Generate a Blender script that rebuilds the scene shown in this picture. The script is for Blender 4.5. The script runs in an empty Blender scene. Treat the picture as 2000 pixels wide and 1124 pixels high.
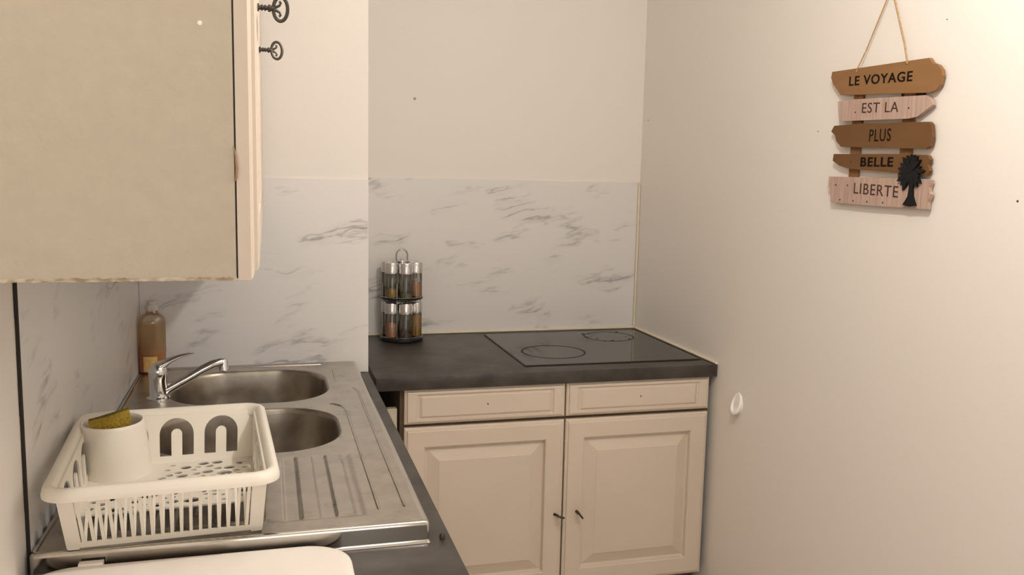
import bpy, bmesh, math, random
from mathutils import Vector, Matrix, noise
SC = bpy.context.scene
COL = SC.collection
PI = math.pi

# ------------------------------------------------------------------ camera, world, light, exposure
cam_d = bpy.data.cameras.new('camera'); cam = bpy.data.objects.new('camera', cam_d); COL.objects.link(cam)
cam_d.sensor_width = 36.0; cam_d.lens = 1726.09 / 2000 * 36.0; cam_d.clip_start = 0.02
Rr = Vector((0.96366442, -0.26623847, 0.02163234)); Ru = Vector((0.01407025, 0.13146643, 0.99122077)); Rf = Vector((0.26674503, 0.95489981, -0.13043556))
M = Matrix((Rr, Ru, -Rf)).transposed().to_4x4(); M.translation = Vector((0.32789, -2.46948, 1.45282)); cam.matrix_world = M
SC.camera = cam
wd = bpy.data.worlds.new('world'); SC.world = wd; wd.use_nodes = True
wd.node_tree.nodes['Background'].inputs[0].default_value = (0.80, 0.86, 1.0, 1)
wd.node_tree.nodes['Background'].inputs[1].default_value = 0.35

def lamp(name, typ, loc, energy, color, size, rot=(0, 0, 0), size_y=None):
    l = bpy.data.lights.new(name, typ); o = bpy.data.objects.new(name, l); COL.objects.link(o)
    o.location = loc; o.rotation_euler = rot; l.energy = energy; l.color = color
    if typ == 'AREA':
        l.size = size
        if size_y: l.shape = 'RECTANGLE'; l.size_y = size_y
    else: l.shadow_soft_size = size
    return o
lamp('ceiling_bulb_light', 'POINT', (0.95, -1.52, 2.21), 34, (1.0, 0.935, 0.855), 0.032)
lamp('rear_fill_light', 'AREA', (0.75, -4.05, 1.55), 12.5, (1.0, 0.94, 0.88), 1.1, (PI/2, 0, 0), 1.3)  # added fill from behind the camera, no known source there
VS = SC.view_settings
SC.display_settings.display_device = 'sRGB'
VS.view_transform = 'Standard'; VS.look = 'None'; VS.exposure = -0.15; VS.gamma = 1.0; VS.use_curve_mapping = False
SC.cycles.max_bounces = 14; SC.cycles.diffuse_bounces = 8; SC.cycles.glossy_bounces = 6
SC.cycles.transmission_bounces = 10; SC.cycles.transparent_max_bounces = 16
SC.cycles.caustics_reflective = False; SC.cycles.caustics_refractive = False
SC.cycles.sample_clamp_indirect = 4.0

# ------------------------------------------------------------------ materials
def mat(name, col, rough=0.5, metal=0.0, spec=0.5, noise_s=None, noise_a=0.0, bump=0.0, bump_s=60, alpha=1, trans=0, ior=1.45, sss=0, coat=0):
    m = bpy.data.materials.new(name); m.use_nodes = True
    nt = m.node_tree; b = nt.nodes['Principled BSDF']
    b.inputs['Base Color'].default_value = (*col, 1); b.inputs['Roughness'].default_value = rough
    b.inputs['Metallic'].default_value = metal; b.inputs['Specular IOR Level'].default_value = spec
    b.inputs['Transmission Weight'].default_value = trans; b.inputs['IOR'].default_value = ior; b.inputs['Alpha'].default_value = alpha
    b.inputs['Coat Weight'].default_value = coat
    if sss: b.inputs['Subsurface Weight'].default_value = sss; b.inputs['Subsurface Radius'].default_value = (.01, .01, .008); b.inputs['Subsurface Scale'].default_value = 0.3
    tc = nt.nodes.new('ShaderNodeTexCoord')
    if noise_s:
        n = nt.nodes.new('ShaderNodeTexNoise'); n.inputs['Scale'].default_value = noise_s; n.inputs['Detail'].default_value = 6
        nt.links.new(tc.outputs['Object'], n.inputs['Vector'])
        r = nt.nodes.new('ShaderNodeValToRGB')
        r.color_ramp.elements[0].position = 0.3; r.color_ramp.elements[1].position = 0.7
        r.color_ramp.elements[0].color = tuple(c * (1 - noise_a) for c in col) + (1,)
        r.color_ramp.elements[1].color = tuple(min(1, c * (1 + noise_a)) for c in col) + (1,)
        nt.links.new(n.outputs['Fac'], r.inputs['Fac']); nt.links.new(r.outputs['Color'], b.inputs['Base Color'])
    if bump:
        n2 = nt.nodes.new('ShaderNodeTexNoise'); n2.inputs['Scale'].default_value = bump_s; n2.inputs['Detail'].default_value = 4
        nt.links.new(tc.outputs['Object'], n2.inputs['Vector'])
        bp = nt.nodes.new('ShaderNodeBump'); bp.inputs['Strength'].default_value = bump; bp.inputs['Distance'].default_value = 0.002
        nt.links.new(n2.outputs['Fac'], bp.inputs['Height']); nt.links.new(bp.outputs['Normal'], b.inputs['Normal'])
    return m

class NT:
    def __init__(s, m): s.t = m.node_tree
    def n(s, typ, **kw):
        o = s.t.nodes.new(typ)
        for k, v in kw.items(): setattr(o, k, v)
        return o
    def l(s, a, b): s.t.links.new(a, b)
    def math(s, op, a, b=None, clamp=False):
        o = s.n('ShaderNodeMath', operation=op, use_clamp=clamp)
        for i, v in enumerate((a, b)):
            if v is None: continue
            if isinstance(v, (int, float)): o.inputs[i].default_value = v
            else: s.l(v, o.inputs[i])
        return o.outputs[0]

def marble(name, seed):
    m = mat(name, (0.74, 0.72, 0.70), 0.32)
    k = NT(m); b = m.node_tree.nodes['Principled BSDF']
    tc = k.n('ShaderNodeTexCoord')
    # local x runs along the panel, z up: turn so veins climb gently, then stretch along them
    mp = k.n('ShaderNodeMapping'); mp.inputs['Rotation'].default_value = (0, math.radians(11), 0); mp.inputs['Location'].default_value = (seed * 3.7, 0, seed * 1.9)
    k.l(tc.outputs['Object'], mp.inputs['Vector'])
    warp = k.n('ShaderNodeTexNoise'); warp.inputs['Scale'].default_value = 5; warp.inputs['Detail'].default_value = 5
    k.l(mp.outputs[0], warp.inputs['Vector'])
    mix = k.n('ShaderNodeMix', data_type='RGBA', blend_type='ADD'); mix.inputs[0].default_value = 0.075
    k.l(mp.outputs[0], mix.inputs[6]); k.l(warp.outputs['Color'], mix.inputs[7])
    mp2 = k.n('ShaderNodeMapping'); mp2.inputs['Scale'].default_value = (1.5, 1, 9.0); k.l(mix.outputs[2], mp2.inputs['Vector'])
    v = k.n('ShaderNodeTexNoise'); v.inputs['Scale'].default_value = 1.7; v.inputs['Detail'].default_value = 4; v.inputs['Roughness'].default_value = 0.62
    k.l(mp2.outputs[0], v.inputs['Vector'])
    ridge = k.math('ABSOLUTE', k.math('SUBTRACT', v.outputs['Fac'], 0.5))
    thin = k.math('SUBTRACT', 1.0, k.math('MULTIPLY', ridge, 30), True)
    mask = k.n('ShaderNodeTexNoise'); mask.inputs['Scale'].default_value = 5.5; mask.inputs['Detail'].default_value = 3
    mp3 = k.n('ShaderNodeMapping'); mp3.inputs['Scale'].default_value = (1, 1, 1.9); mp3.inputs['Location'].default_value = (4 + seed, 0, 2); k.l(mp.outputs[0], mp3.inputs['Vector']); k.l(mp3.outputs[0], mask.inputs['Vector'])
    mk = k.math('MULTIPLY', k.math('SUBTRACT', mask.outputs['Fac'], 0.515), 5.5, True)
    fac = k.math('MULTIPLY', thin, mk)
    soft = k.math('MULTIPLY', k.math('SUBTRACT', 1.0, k.math('MULTIPLY', ridge, 7), True), k.math('MULTIPLY', mk, 0.19))
    f2 = k.math('ADD', k.math('MULTIPLY', fac, 0.66), soft, True)
    ramp = k.n('ShaderNodeMix', data_type='RGBA'); k.l(f2, ramp.inputs[0])
    ramp.inputs[6].default_value = (0.76, 0.74, 0.725, 1); ramp.inputs[7].default_value = (0.22, 0.215, 0.22, 1)
    k.l(ramp.outputs[2], b.inputs['Base Color'])
    return m

def steel(name, col=(0.55, 0.515, 0.465), rough=0.30, smudge=True):
    m = mat(name, col, rough, 1.0)
    k = NT(m); b = m.node_tree.nodes['Principled BSDF']
    tc = k.n('ShaderNodeTexCoord')
    n = k.n('ShaderNodeTexNoise'); n.inputs['Scale'].default_value = 22; n.inputs['Detail'].default_value = 7; n.inputs['Roughness'].default_value = 0.65
    k.l(tc.outputs['Object'], n.inputs['Vector'])
    r = k.math('ADD', k.math('MULTIPLY', n.outputs['Fac'], 0.34), rough - 0.15)
    k.l(r, b.inputs['Roughness'])
    cr = k.n('ShaderNodeValToRGB'); cr.color_ramp.elements[0].position = 0.35; cr.color_ramp.elements[1].position = 0.68
    cr.color_ramp.elements[0].color = tuple(c * 0.82 for c in col) + (1,); cr.color_ramp.elements[1].color = tuple(c * 1.1 for c in col) + (1,)
    k.l(n.outputs['Fac'], cr.inputs['Fac']); k.l(cr.outputs['Color'], b.inputs['Base Color'])
    return m

def worn_wood(name, base, light, scale, amt):
    m = mat(name, base, 0.75)
    k = NT(m); b = m.node_tree.nodes['Principled BSDF']; tc = k.n('ShaderNodeTexCoord')
    mp = k.n('ShaderNodeMapping'); mp.inputs['Scale'].default_value = scale; k.l(tc.outputs['Object'], mp.inputs['Vector'])
    n = k.n('ShaderNodeTexNoise'); n.inputs['Scale'].default_value = 1.0; n.inputs['Detail'].default_value = 5; k.l(mp.outputs[0], n.inputs['Vector'])
    r = k.n('ShaderNodeValToRGB'); r.color_ramp.elements[0].position = 0.5 - amt; r.color_ramp.elements[1].position = 0.5 + amt
    r.color_ramp.elements[0].color = (*base, 1); r.color_ramp.elements[1].color = (*light, 1)
    k.l(n.outputs['Fac'], r.inputs['Fac']); k.l(r.outputs['Color'], b.inputs['Base Color'])
    return m

def cheap_clear(name, col, gloss=0.12, haze=0.0):
    m = bpy.data.materials.new(name); m.use_nodes = True; k = NT(m); t = m.node_tree
    t.nodes.remove(t.nodes['Principled BSDF']); out = t.nodes['Material Output']
    tr = k.n('ShaderNodeBsdfTransparent'); tr.inputs[0].default_value = (*col, 1)
    gl = k.n('ShaderNodeBsdfGlossy'); gl.inputs['Roughness'].default_value = 0.08; gl.inputs[0].default_value = (1, 1, 1, 1)
    fr = k.n('ShaderNodeFresnel'); fr.inputs[0].default_value = 1.45
    mx = k.n('ShaderNodeMixShader'); k.l(k.math('ADD', k.math('MULTIPLY', fr.outputs[0], 0.8), gloss * 0.2, True), mx.inputs[0]); k.l(tr.outputs[0], mx.inputs[1]); k.l(gl.outputs[0], mx.inputs[2])
    last = mx
    if haze:
        df = k.n('ShaderNodeBsdfTranslucent'); df.inputs[0].default_value = (*col, 1)
        d2 = k.n('ShaderNodeBsdfDiffuse'); d2.inputs[0].default_value = (*col, 1)
        m2 = k.n('ShaderNodeMixShader'); m2.inputs[0].default_value = 0.5; k.l(df.outputs[0], m2.inputs[1]); k.l(d2.outputs[0], m2.inputs[2])
        m3 = k.n('ShaderNodeMixShader'); m3.inputs[0].default_value = haze; k.l(mx.outputs[0], m3.inputs[1]); k.l(m2.outputs[0], m3.inputs[2]); last = m3
    k.l(last.outputs[0], out.inputs['Surface'])
    return m

PAINT = mat('white_wall_paint', (0.82, 0.785, 0.745), 0.6, spec=0.3, bump=0.12, bump_s=90)
CEIL = mat('white_ceiling_paint', (0.85, 0.83, 0.80), 0.8)
FLOOR = worn_wood('light_floor', (0.50, 0.46, 0.41), (0.62, 0.57, 0.52), (3, 30, 3), 0.2)
MARB = [marble('marble_panel_%s' % n, s) for n, s in (('side', 1.3), ('back', 2.1), ('recess', 3.4))]
CAULK = mat('cream_sealant', (0.78, 0.70, 0.56), 0.5)
CREAM = mat('cream_cabinet_lacquer', (0.63, 0.545, 0.455), 0.42, spec=0.4, noise_s=3, noise_a=0.03)
CREAMP = mat('cream_brushed_paint', (0.545, 0.49, 0.395), 0.6, spec=0.3, noise_s=60, noise_a=0.03, bump=0.35, bump_s=120)
CHIPPED = worn_wood('chipped_cream_paint', (0.30, 0.22, 0.13), (0.56, 0.50, 0.40), (90, 60, 200), 0.13)
DRIP = mat('brownish_paint', (0.34, 0.21, 0.12), 0.5)
DARKGAP = mat('dark_gap', (0.025, 0.02, 0.016), 0.8)
DARKWOOD = mat('dark_brown_board', (0.10, 0.065, 0.04), 0.7, noise_s=12, noise_a=0.3)
LAMIN = mat('dark_grey_laminate', (0.054, 0.047, 0.041), 0.38, spec=0.45, noise_s=14, noise_a=0.45, bump=0.1, bump_s=200)
HOBGL = mat('black_hob_glass', (0.012, 0.011, 0.011), 0.06, spec=0.40)
HOBRING = mat('hob_ring_print', (0.004, 0.004, 0.004), 0.5, spec=0.2)
STEEL = steel('brushed_stainless_steel')
STEELR = mat('bright_stainless_edge', (0.58, 0.55, 0.50), 0.10, 1.0)
STEELB = steel('bowl_stainless_steel', (0.40, 0.36, 0.305), 0.33)
CHROME = mat('polished_chrome', (0.72, 0.72, 0.72), 0.10, 1.0)
CHROMED = mat('grey_chrome_wire', (0.36, 0.35, 0.33), 0.22, 1.0)
IRON = mat('dark_iron', (0.075, 0.068, 0.06), 0.40, 0.8)
WPLAST = mat('white_plastic', (0.80, 0.755, 0.67), 0.38, spec=0.45, sss=0.08)
WBOARD = mat('white_board_plastic', (0.82, 0.77, 0.72), 0.5, noise_s=14, noise_a=0.025)
WCERAM = mat('white_hook_plastic', (0.90, 0.89, 0.87), 0.3)
SPONGE = mat('yellow_sponge', (0.42, 0.29, 0.035), 0.95, noise_s=220, noise_a=0.25, bump=1.0, bump_s=300)
SCOUR = mat('olive_scourer', (0.16, 0.13, 0.03), 0.95, noise_s=300, noise_a=0.4, bump=1.0, bump_s=500)
BPLAST = mat('black_plastic', (0.012, 0.012, 0.012), 0.28)
GLASS = cheap_clear('jar_glass', (0.80, 0.80, 0.77), 0.25)
BOTTLE = cheap_clear('clear_bottle_plastic', (0.95, 0.91, 0.83), 0.3, haze=0.08)
LIQUID = cheap_clear('amber_liquid', (1.0, 0.44, 0.06), 0.2, haze=0.85)
WRAP = cheap_clear('pale_amber_sleeve', (0.86, 0.72, 0.48), 0.1, haze=0.34)
LABELY = mat('yellow_label', (0.78, 0.50, 0.18), 0.5, noise_s=90, noise_a=0.12)
CAPW = mat('milky_cap', (0.60, 0.56, 0.50), 0.45)
MDF = worn_wood('brown_fibreboard', (0.235, 0.120, 0.045), (0.275, 0.145, 0.058), (8, 8, 40), 0.3)
MDFD = worn_wood('dark_fibreboard', (0.130, 0.060, 0.019), (0.165, 0.079, 0.027), (8, 8, 40), 0.3)
PINKW = worn_wood('whitewashed_pink_wood', (0.40, 0.275, 0.225), (0.50, 0.365, 0.305), (40, 190, 9), 0.16)
BATTEN = worn_wood('batten_wood', (0.19, 0.085, 0.032), (0.25, 0.125, 0.05), (8, 90, 8), 0.2)
INK = mat('black_lettering', (0.012, 0.008, 0.006), 0.8, spec=0.1)
INKB = mat('faded_lettering', (0.075, 0.042, 0.032), 0.8, spec=0.1)
PALM = mat('black_painted_palm', (0.008, 0.008, 0.009), 0.5, spec=0.25)
TWINE = mat('jute_twine', (0.42, 0.27, 0.14), 0.9, noise_s=400, noise_a=0.4)
HOLE = mat('dark_hole', (0.05, 0.035, 0.025), 0.9)
PLASTER = mat('grey_filler', (0.42, 0.36, 0.27), 0.8)
BULB = bpy.data.materials.new('lit_bulb'); BULB.use_nodes = True
_b = BULB.node_tree.nodes['Principled BSDF']; _b.inputs['Emission Color'].default_value = (1, 0.82, 0.6, 1); _b.inputs['Emission Strength'].default_value = 6

# ------------------------------------------------------------------ object helpers
def wloc(o):
    v = Vector((0, 0, 0))
    while o is not None: v += o.location; o = o.parent
    return v
def thing(name, label, cat, loc=(0, 0, 0), rotz=0, group=None):
    o = bpy.data.objects.new(name, None); COL.objects.link(o); o.location = loc; o.rotation_euler = (0, 0, rotz)
    o.empty_display_size = 0.05
    o['label'] = label; o['category'] = cat
    if group: o['group'] = group
    return o
def tag(o, label, cat, group=None):
    o['label'] = label; o['category'] = cat
    if group: o['group'] = group
    return o
def obj(name, bm, m, parent=None, world=False, origin=None, sharp=38, smooth=True):
    """link a bmesh as ONE mesh object; world=True: vertices are in world space and get moved into the parent's frame"""
    if world and parent is not None: bmesh.ops.translate(bm, vec=-wloc(parent), verts=bm.verts)
    if origin is not None: bmesh.ops.translate(bm, vec=-Vector(origin), verts=bm.verts)
    bmesh.ops.recalc_face_normals(bm, faces=bm.faces)
    if smooth:
        a = math.radians(sharp)
        for f in bm.faces: f.smooth = True
        for e in bm.edges:
            if len(e.link_faces) == 2 and e.calc_face_angle(0) > a: e.smooth = False
    me = bpy.data.meshes.new(name); bm.to_mesh(me); bm.free()
    for mm in (m if isinstance(m, (list, tuple)) else [m]): me.materials.append(mm)
    o = bpy.data.objects.new(name, me); COL.objects.link(o)
    if parent is not None: o.parent = parent
    if origin is not None: o.location = origin
    return o
def struct(name, bm, m):
    o = obj(name, bm, m, smooth=False); o['kind'] = 'structure'; return o
def B(): return bmesh.new()
def box(bm, x0, x1, y0, y1, z0, z1, bev=0, seg=2):
    r = bmesh.ops.create_cube(bm, size=1)
    vs = r['verts']
    for v in vs:
        v.co = Vector((x0 if v.co.x < 0 else x1, y0 if v.co.y < 0 else y1, z0 if v.co.z < 0 else z1))
    if bev:
        es = list({e for v in vs for e in v.link_edges})
        bmesh.ops.bevel(bm, geom=es, offset=bev, segments=seg, affect='EDGES', profile=0.5)
    return bm
def loft(bm, rings, cap0=True, cap1=True, closed=True):
    vr = [[bm.verts.new(p) for p in r] for r in rings]
    n = len(vr[0])
    for a, b in zip(vr, vr[1:]):
        for i in range(n if closed else n - 1):
            j = (i + 1) % n
            bm.faces.new((a[i], a[j], b[j], b[i]))
    if cap0: bm.faces.new(vr[0][::-1])
    if cap1: bm.faces.new(vr[-1])
    return bm
def lathe(bm, prof, n=32, c=(0, 0, 0), cap0=True, cap1=True):
    rings = [[(c[0] + r * math.cos(2 * PI * i / n), c[1] + r * math.sin(2 * PI * i / n), c[2] + z) for i in range(n)] for r, z in prof]
    return loft(bm, rings, cap0, cap1)
def rrect(cx, cy, hx, hy, r, z, n=8):
    r = max(0.0005, min(r, hx, hy)); out = []
    for k, (sx, sy) in enumerate(((1, 1), (-1, 1), (-1, -1), (1, -1))):
        for i in range(n + 1):
            a = k * PI / 2 + i * PI / 2 / n
            out.append((cx + sx * (hx - r) + r * math.cos(a), cy + sy * (hy - r) + r * math.sin(a), z))
    return out
def tube(bm, pts, rad, n=10, closed=False, caps=True, flat=None):
    pts = [Vector(p) for p in pts]; N = len(pts); rings = []
    t0 = (pts[1] - pts[0]).normalized()
    up = Vector((0, 0, 1)) if abs(t0.z) < 0.9 else Vector((1, 0, 0))
    nv = (up - t0 * up.dot(t0)).normalized()
    for i, p in enumerate(pts):
        if closed: t = (pts[(i + 1) % N] - pts[i - 1]).normalized()
        elif i == 0: t = t0
        elif i == N - 1: t = (pts[-1] - pts[-2]).normalized()
        else: t = (pts[i + 1] - pts[i - 1]).normalized()
        nv = (nv - t * nv.dot(t)).normalized(); bv = t.cross(nv)
        r = rad[i] if isinstance(rad, (list, tuple)) else rad
        fl = 1 if flat is None else (flat[i] if isinstance(flat, (list, tuple)) else flat)
        rings.append([p + nv * (r * fl * math.cos(2 * PI * k / n)) + bv * (r * math.sin(2 * PI * k / n)) for k in range(n)])
    if closed: rings.append(rings[0]); 
    if closed:
        vr = [[bm.verts.new(q) for q in r] for r in rings[:-1]]
        for i in range(N):
            a, b = vr[i], vr[(i + 1) % N]
            for k in range(n): bm.faces.new((a[k], a[(k + 1) % n], b[(k + 1) % n], b[k]))
        return bm
    return loft(bm, rings, caps, caps)
def plate(bm, outline, holes, th, fn, bev=0):
    """flat plate with holes: outlines are (u,v) lists, thickness along w, mapped by fn(u,v,w)"""
    t = bmesh.new()
    es = []
    for lp in [outline] + list(holes):
        vs = [t.verts.new((u, v, 0)) for u, v in lp]
        es += [t.edges.new((vs[i], vs[(i + 1) % len(vs)])) for i in range(len(vs))]
    bmesh.ops.triangle_fill(t, use_beauty=True, use_dissolve=False, edges=es)
    ex = bmesh.ops.extrude_face_region(t, geom=list(t.faces))
    top = [g for g in ex['geom'] if isinstance(g, bmesh.types.BMVert)]
    for v in top: v.co.z = th
    vm = {v: bm.verts.new(fn(v.co.x, v.co.y, v.co.z)) for v in t.verts}
    for f in t.faces:
        try: bm.faces.new([vm[v] for v in f.verts])
        except ValueError: pass
    t.free()
    return bm
def smoothstep(a, b, x):
    t = max(0, min(1, (x - a) / (b - a))); return t * t * (3 - 2 * t)
def copy_tree(o, parent=None):
    c = o.copy(); COL.objects.link(c)
    if parent is not None: c.parent = parent
    for ch in list(o.children): copy_tree(ch, c)
    return c

# ------------------------------------------------------------------ the room
W, DR, ZP = 1.6743, 0.6047, 1.4213      # right wall x, recess depth, top of the marble panels
ZW, ZS, ZH, YH = 0.88, 0.9135, 0.8707, -0.0498
CH, YF = 2.5, -4.2
struct('floor', box(B(), -0.1, W + 0.1, YF - 0.1, DR + 0.1, -0.1, 0), FLOOR)
struct('ceiling', box(B(), -0.1, W + 0.1, YF - 0.1, DR + 0.1, CH, CH + 0.1), CEIL)
struct('wall_left', box(B(), -0.1, 0, YF, 0, 0, CH), PAINT)
struct('wall_right', box(B(), W, W + 0.1, YF, DR, 0, CH), PAINT)
struct('wall_back', box(B(), -0.1, 0.600, 0, DR + 0.1, 0, CH), PAINT)
struct('wall_recess', box(B(), 0.600, W + 0.1, DR, DR + 0.1, 0, CH), PAINT)
bm = B()                                                        # wall behind the photographer, with a window opening added for the fill light
for a in ((-0.1, 0.2, YF - 0.1, YF, 0, CH), (1.3, W + 0.1, YF - 0.1, YF, 0, CH), (0.2, 1.3, YF - 0.1, YF, 0, 0.9), (0.2, 1.3, YF - 0.1, YF, 2.2, CH)): box(bm, *a)
struct('wall_front', bm, PAINT)
bm = B()
for a in ((0.2, 0.26, 0.9, 2.2), (1.24, 1.3, 0.9, 2.2), (0.26, 1.24, 0.9, 0.96), (0.26, 1.24, 2.14, 2.2), (0.72, 0.78, 0.96, 2.14)): box(bm, a[0], a[1], YF - 0.08, YF - 0.02, a[2], a[3])
struct('added_window_1', bm, WCERAM)  # unseen window frame, added to go with the rear fill

# sealant beads
bm = B(); box(bm, 0.612, W - 0.001, DR - 0.010, DR - 0.0005, ZH, ZH + 0.009, 0.003); struct('trim_1', bm, CAULK)
bm = B(); box(bm, W - 0.009, W - 0.0005, YH, DR - 0.010, ZH + 0.0003, ZH + 0.008, 0.003); struct('trim_2', bm, CAULK)
bm = B(); box(bm, W - 0.009, W - 0.0005, DR - 0.0095, DR - 0.0005, ZH + 0.009, ZP, 0.003); struct('trim_3', bm, CAULK)

# ------------------------------------------------------------------ marble splashback panels (local x along the wall)
def panel(w, h, m, label, loc, rotz):
    o = obj('splashback_panel', box(B(), 0, w, -0.0035, 0, 0, h), m, smooth=False)
    o.location = loc; o.rotation_euler = (0, 0, rotz)
    return tag(o, label, 'splashback')
pl = panel(1.160, ZP - ZW - 0.002, MARB[0], 'grey veined marble panel on the left wall beneath the cream wall cabinets', (0.0002, -1.160, ZW + 0.002), PI / 2)
bm = B()
for i in range(12):
    z0 = i * (ZP - ZW) / 12; z1 = (i + 1) * (ZP - ZW) / 12; d = 0.0006 * math.sin(i * 2.1)
    box(bm, -0.0055 + d, -0.0002, -0.0042, -0.0001, z0, min(z1, ZP - ZW - 0.003))
e = obj('edge_strip', bm, DARKGAP, pl, smooth=False); e['label'] = 'dark open edge of the panel'
panel(0.5935, ZP - ZW - 0.002, MARB[1], 'grey veined marble panel on the back wall directly behind the sink', (0.0045, -0.0002, ZW + 0.002), 0)
panel(W - 0.612, ZP - ZH - 0.0095, MARB[2], 'grey veined marble panel in the recess behind the hob and spice rack', (0.6015, DR - 0.0002, ZH + 0.0095), 0)

# ------------------------------------------------------------------ dark worktops
bm = B()
plate(bm, [(0.0005, -1.95), (0.600, -1.95), (0.600, -0.001), (0.0005, -0.001)], [[(0.075, -0.83), (0.505, -0.83), (0.505, -0.045), (0.075, -0.045)]], 0.038, lambda u, v, w: (u, v, ZW - 0.038 + w))
wt = tag(obj('worktop', bm, LAMIN, origin=(0.3, -1, ZW - 0.038), sharp=20), 'dark grey laminate worktop along the left wall under the steel sink', 'worktop')
bm = B(); lathe(bm, [(0.0045, 0), (0.0045, 0.006), (0.003, 0.009)], 12, (0.586, -1.172, ZW)); obj('screw', bm, IRON, wt, world=True)
bm = B(); box(bm, 0.615, W - 0.0015, YH, DR - 0.002, ZH - 0.038, ZH, 0.0025)
tag(obj('worktop', bm, LAMIN, origin=(1.14, 0.27, ZH - 0.038)), 'dark grey laminate worktop in the recess carrying the black hob', 'worktop')

# ------------------------------------------------------------------ base and wall cabinets
def nested(bm, w, h, rings):
    """relief panel in the local x-z plane facing -y; rings: (inset_x, inset_z, depth)"""
    vr = []
    for ix, iz, d in rings:
        vr.append([(ix, -d, iz), (w - ix, -d, iz), (w - ix, -d, h - iz), (ix, -d, h - iz)])
    return loft(bm, vr)
DOOR = lambda s=1: [(0, 0, 0), (0, 0, .0125), (.0030, .0030, .0150), (.0075, .0075, .0158), (.0085, .0085, .0192), (.0120, .0120, .0205),
        (.0560, .0560, .0205), (.0585, .0585, .0190), (.0615, .0615, .0075), (.0640, .0640, .0060), (.0670, .0670, .0062), (.1000, .1000, .0180), (.1012, .1012, .0192), (.107, .107, .0193)]
DRAW = [(0, 0, 0), (0, 0, .0125), (.0035, .0035, .0150), (.0070, .0060, .0155), (.0085, .0070, .0195), (.0120, .010, .0205),
        (.0350, .0140, .0205), (.0385, .0155, .0160), (.0410, .0170, .0155), (.0430, .0185, .0160), (.0490, .0225, .0200), (.052, .0245, .0205)]
def place(bm, x0, y, z0): bmesh.ops.translate(bm, vec=(x0, y, z0), verts=bm.verts); return bm
def base_unit(x0, x1, xc0, xc1, label):
    t = thing('base_cabinet', label, 'cabinet', ((xc0 + xc1) / 2, 0.25, 0))
    bm = B(); box(bm, xc0, xc1, -0.022, 0.570, 0.185, ZH - 0.0385); obj('carcass', bm, DARKWOOD, t, world=True, smooth=False)
    bm = B(); box(bm, xc0 + 0.001, xc1 - 0.001, 0.03, 0.05, 0.0, 0.185); obj('plinth', bm, DARKWOOD, t, world=True, smooth=False)
    bm = nested(B(), x1 - x0, 0.831 - 0.7295, DRAW); d = obj('drawer', place(bm, x0, -0.0225, 0.7295), CREAM, t, world=True, sharp=6)
    cx = x0 + (x1 - x0) * 0.505
    bm = B(); lathe(bm, [(0.0022, 0), (0.0022, 0.0014)], 10); bmesh.ops.rotate(bm, cent=(0, 0, 0), matrix=Matrix.Rotation(PI / 2, 3, 'X'), verts=bm.verts)
    obj('screw_hole', place(bm, cx, -0.0428, 0.781), HOLE, d, world=True)
    bm = nested(B(), x1 - x0, 0.719 - 0.188, DOOR()); obj('door', place(bm, x0, -0.0225, 0.188), CREAM, t, world=True, sharp=6)
    return t
base_unit(0.698, 1.179, 0.687, 1.1805, 'cream panelled base cabinet beside the sink worktop, drawer above a keyed door')
base_unit(1.184, 1.6535, 1.1810, 1.6600, 'cream panelled base cabinet touching the right wall, drawer above a keyed door')

# cupboard carrying the sink worktop (its doors face into the room, away from the camera)
t = thing('sink_cabinet', 'cream sink cupboard under the left worktop, mostly hidden by it', 'cabinet', (0.3, -0.95, 0))
bm = B(); box(bm, 0.02, 0.55, -1.90, -1.88, 0.15, ZW - 0.0385); box(bm, 0.02, 0.55, -0.02, -0.004, 0.15, ZW - 0.0385); box(bm, 0.02, 0.55, -1.88, -0.02, 0.15, 0.17); box(bm, 0.02, 0.55, -1.0, -0.98, 0.17, ZW - 0.0385)
box(bm, 0.02, 0.50, -1.90, -0.004, 0, 0.15)
obj('carcass', bm, DARKWOOD, t, world=True, smooth=False)
for k in range(4):
    bm = nested(B(), 0.46, 0.68, DOOR()); bmesh.ops.rotate(bm, cent=(0, 0, 0), matrix=Matrix.Rotation(PI / 2, 3, 'Z'), verts=bm.verts)
    obj('door', place(bm, 0.551, -1.895 + k * 0.472, 0.155), CREAM, t, world=True, sharp=6)
bm = B(); box(bm, 0.653, 0.681, -0.012, 0.012, 0.0, 0.772, 0.002)
tag(obj('filler_post', bm, CREAMP, origin=(0.667, 0, 0)), 'narrow cream upright strip in the gap left of the base cabinets', 'filler strip')

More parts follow.
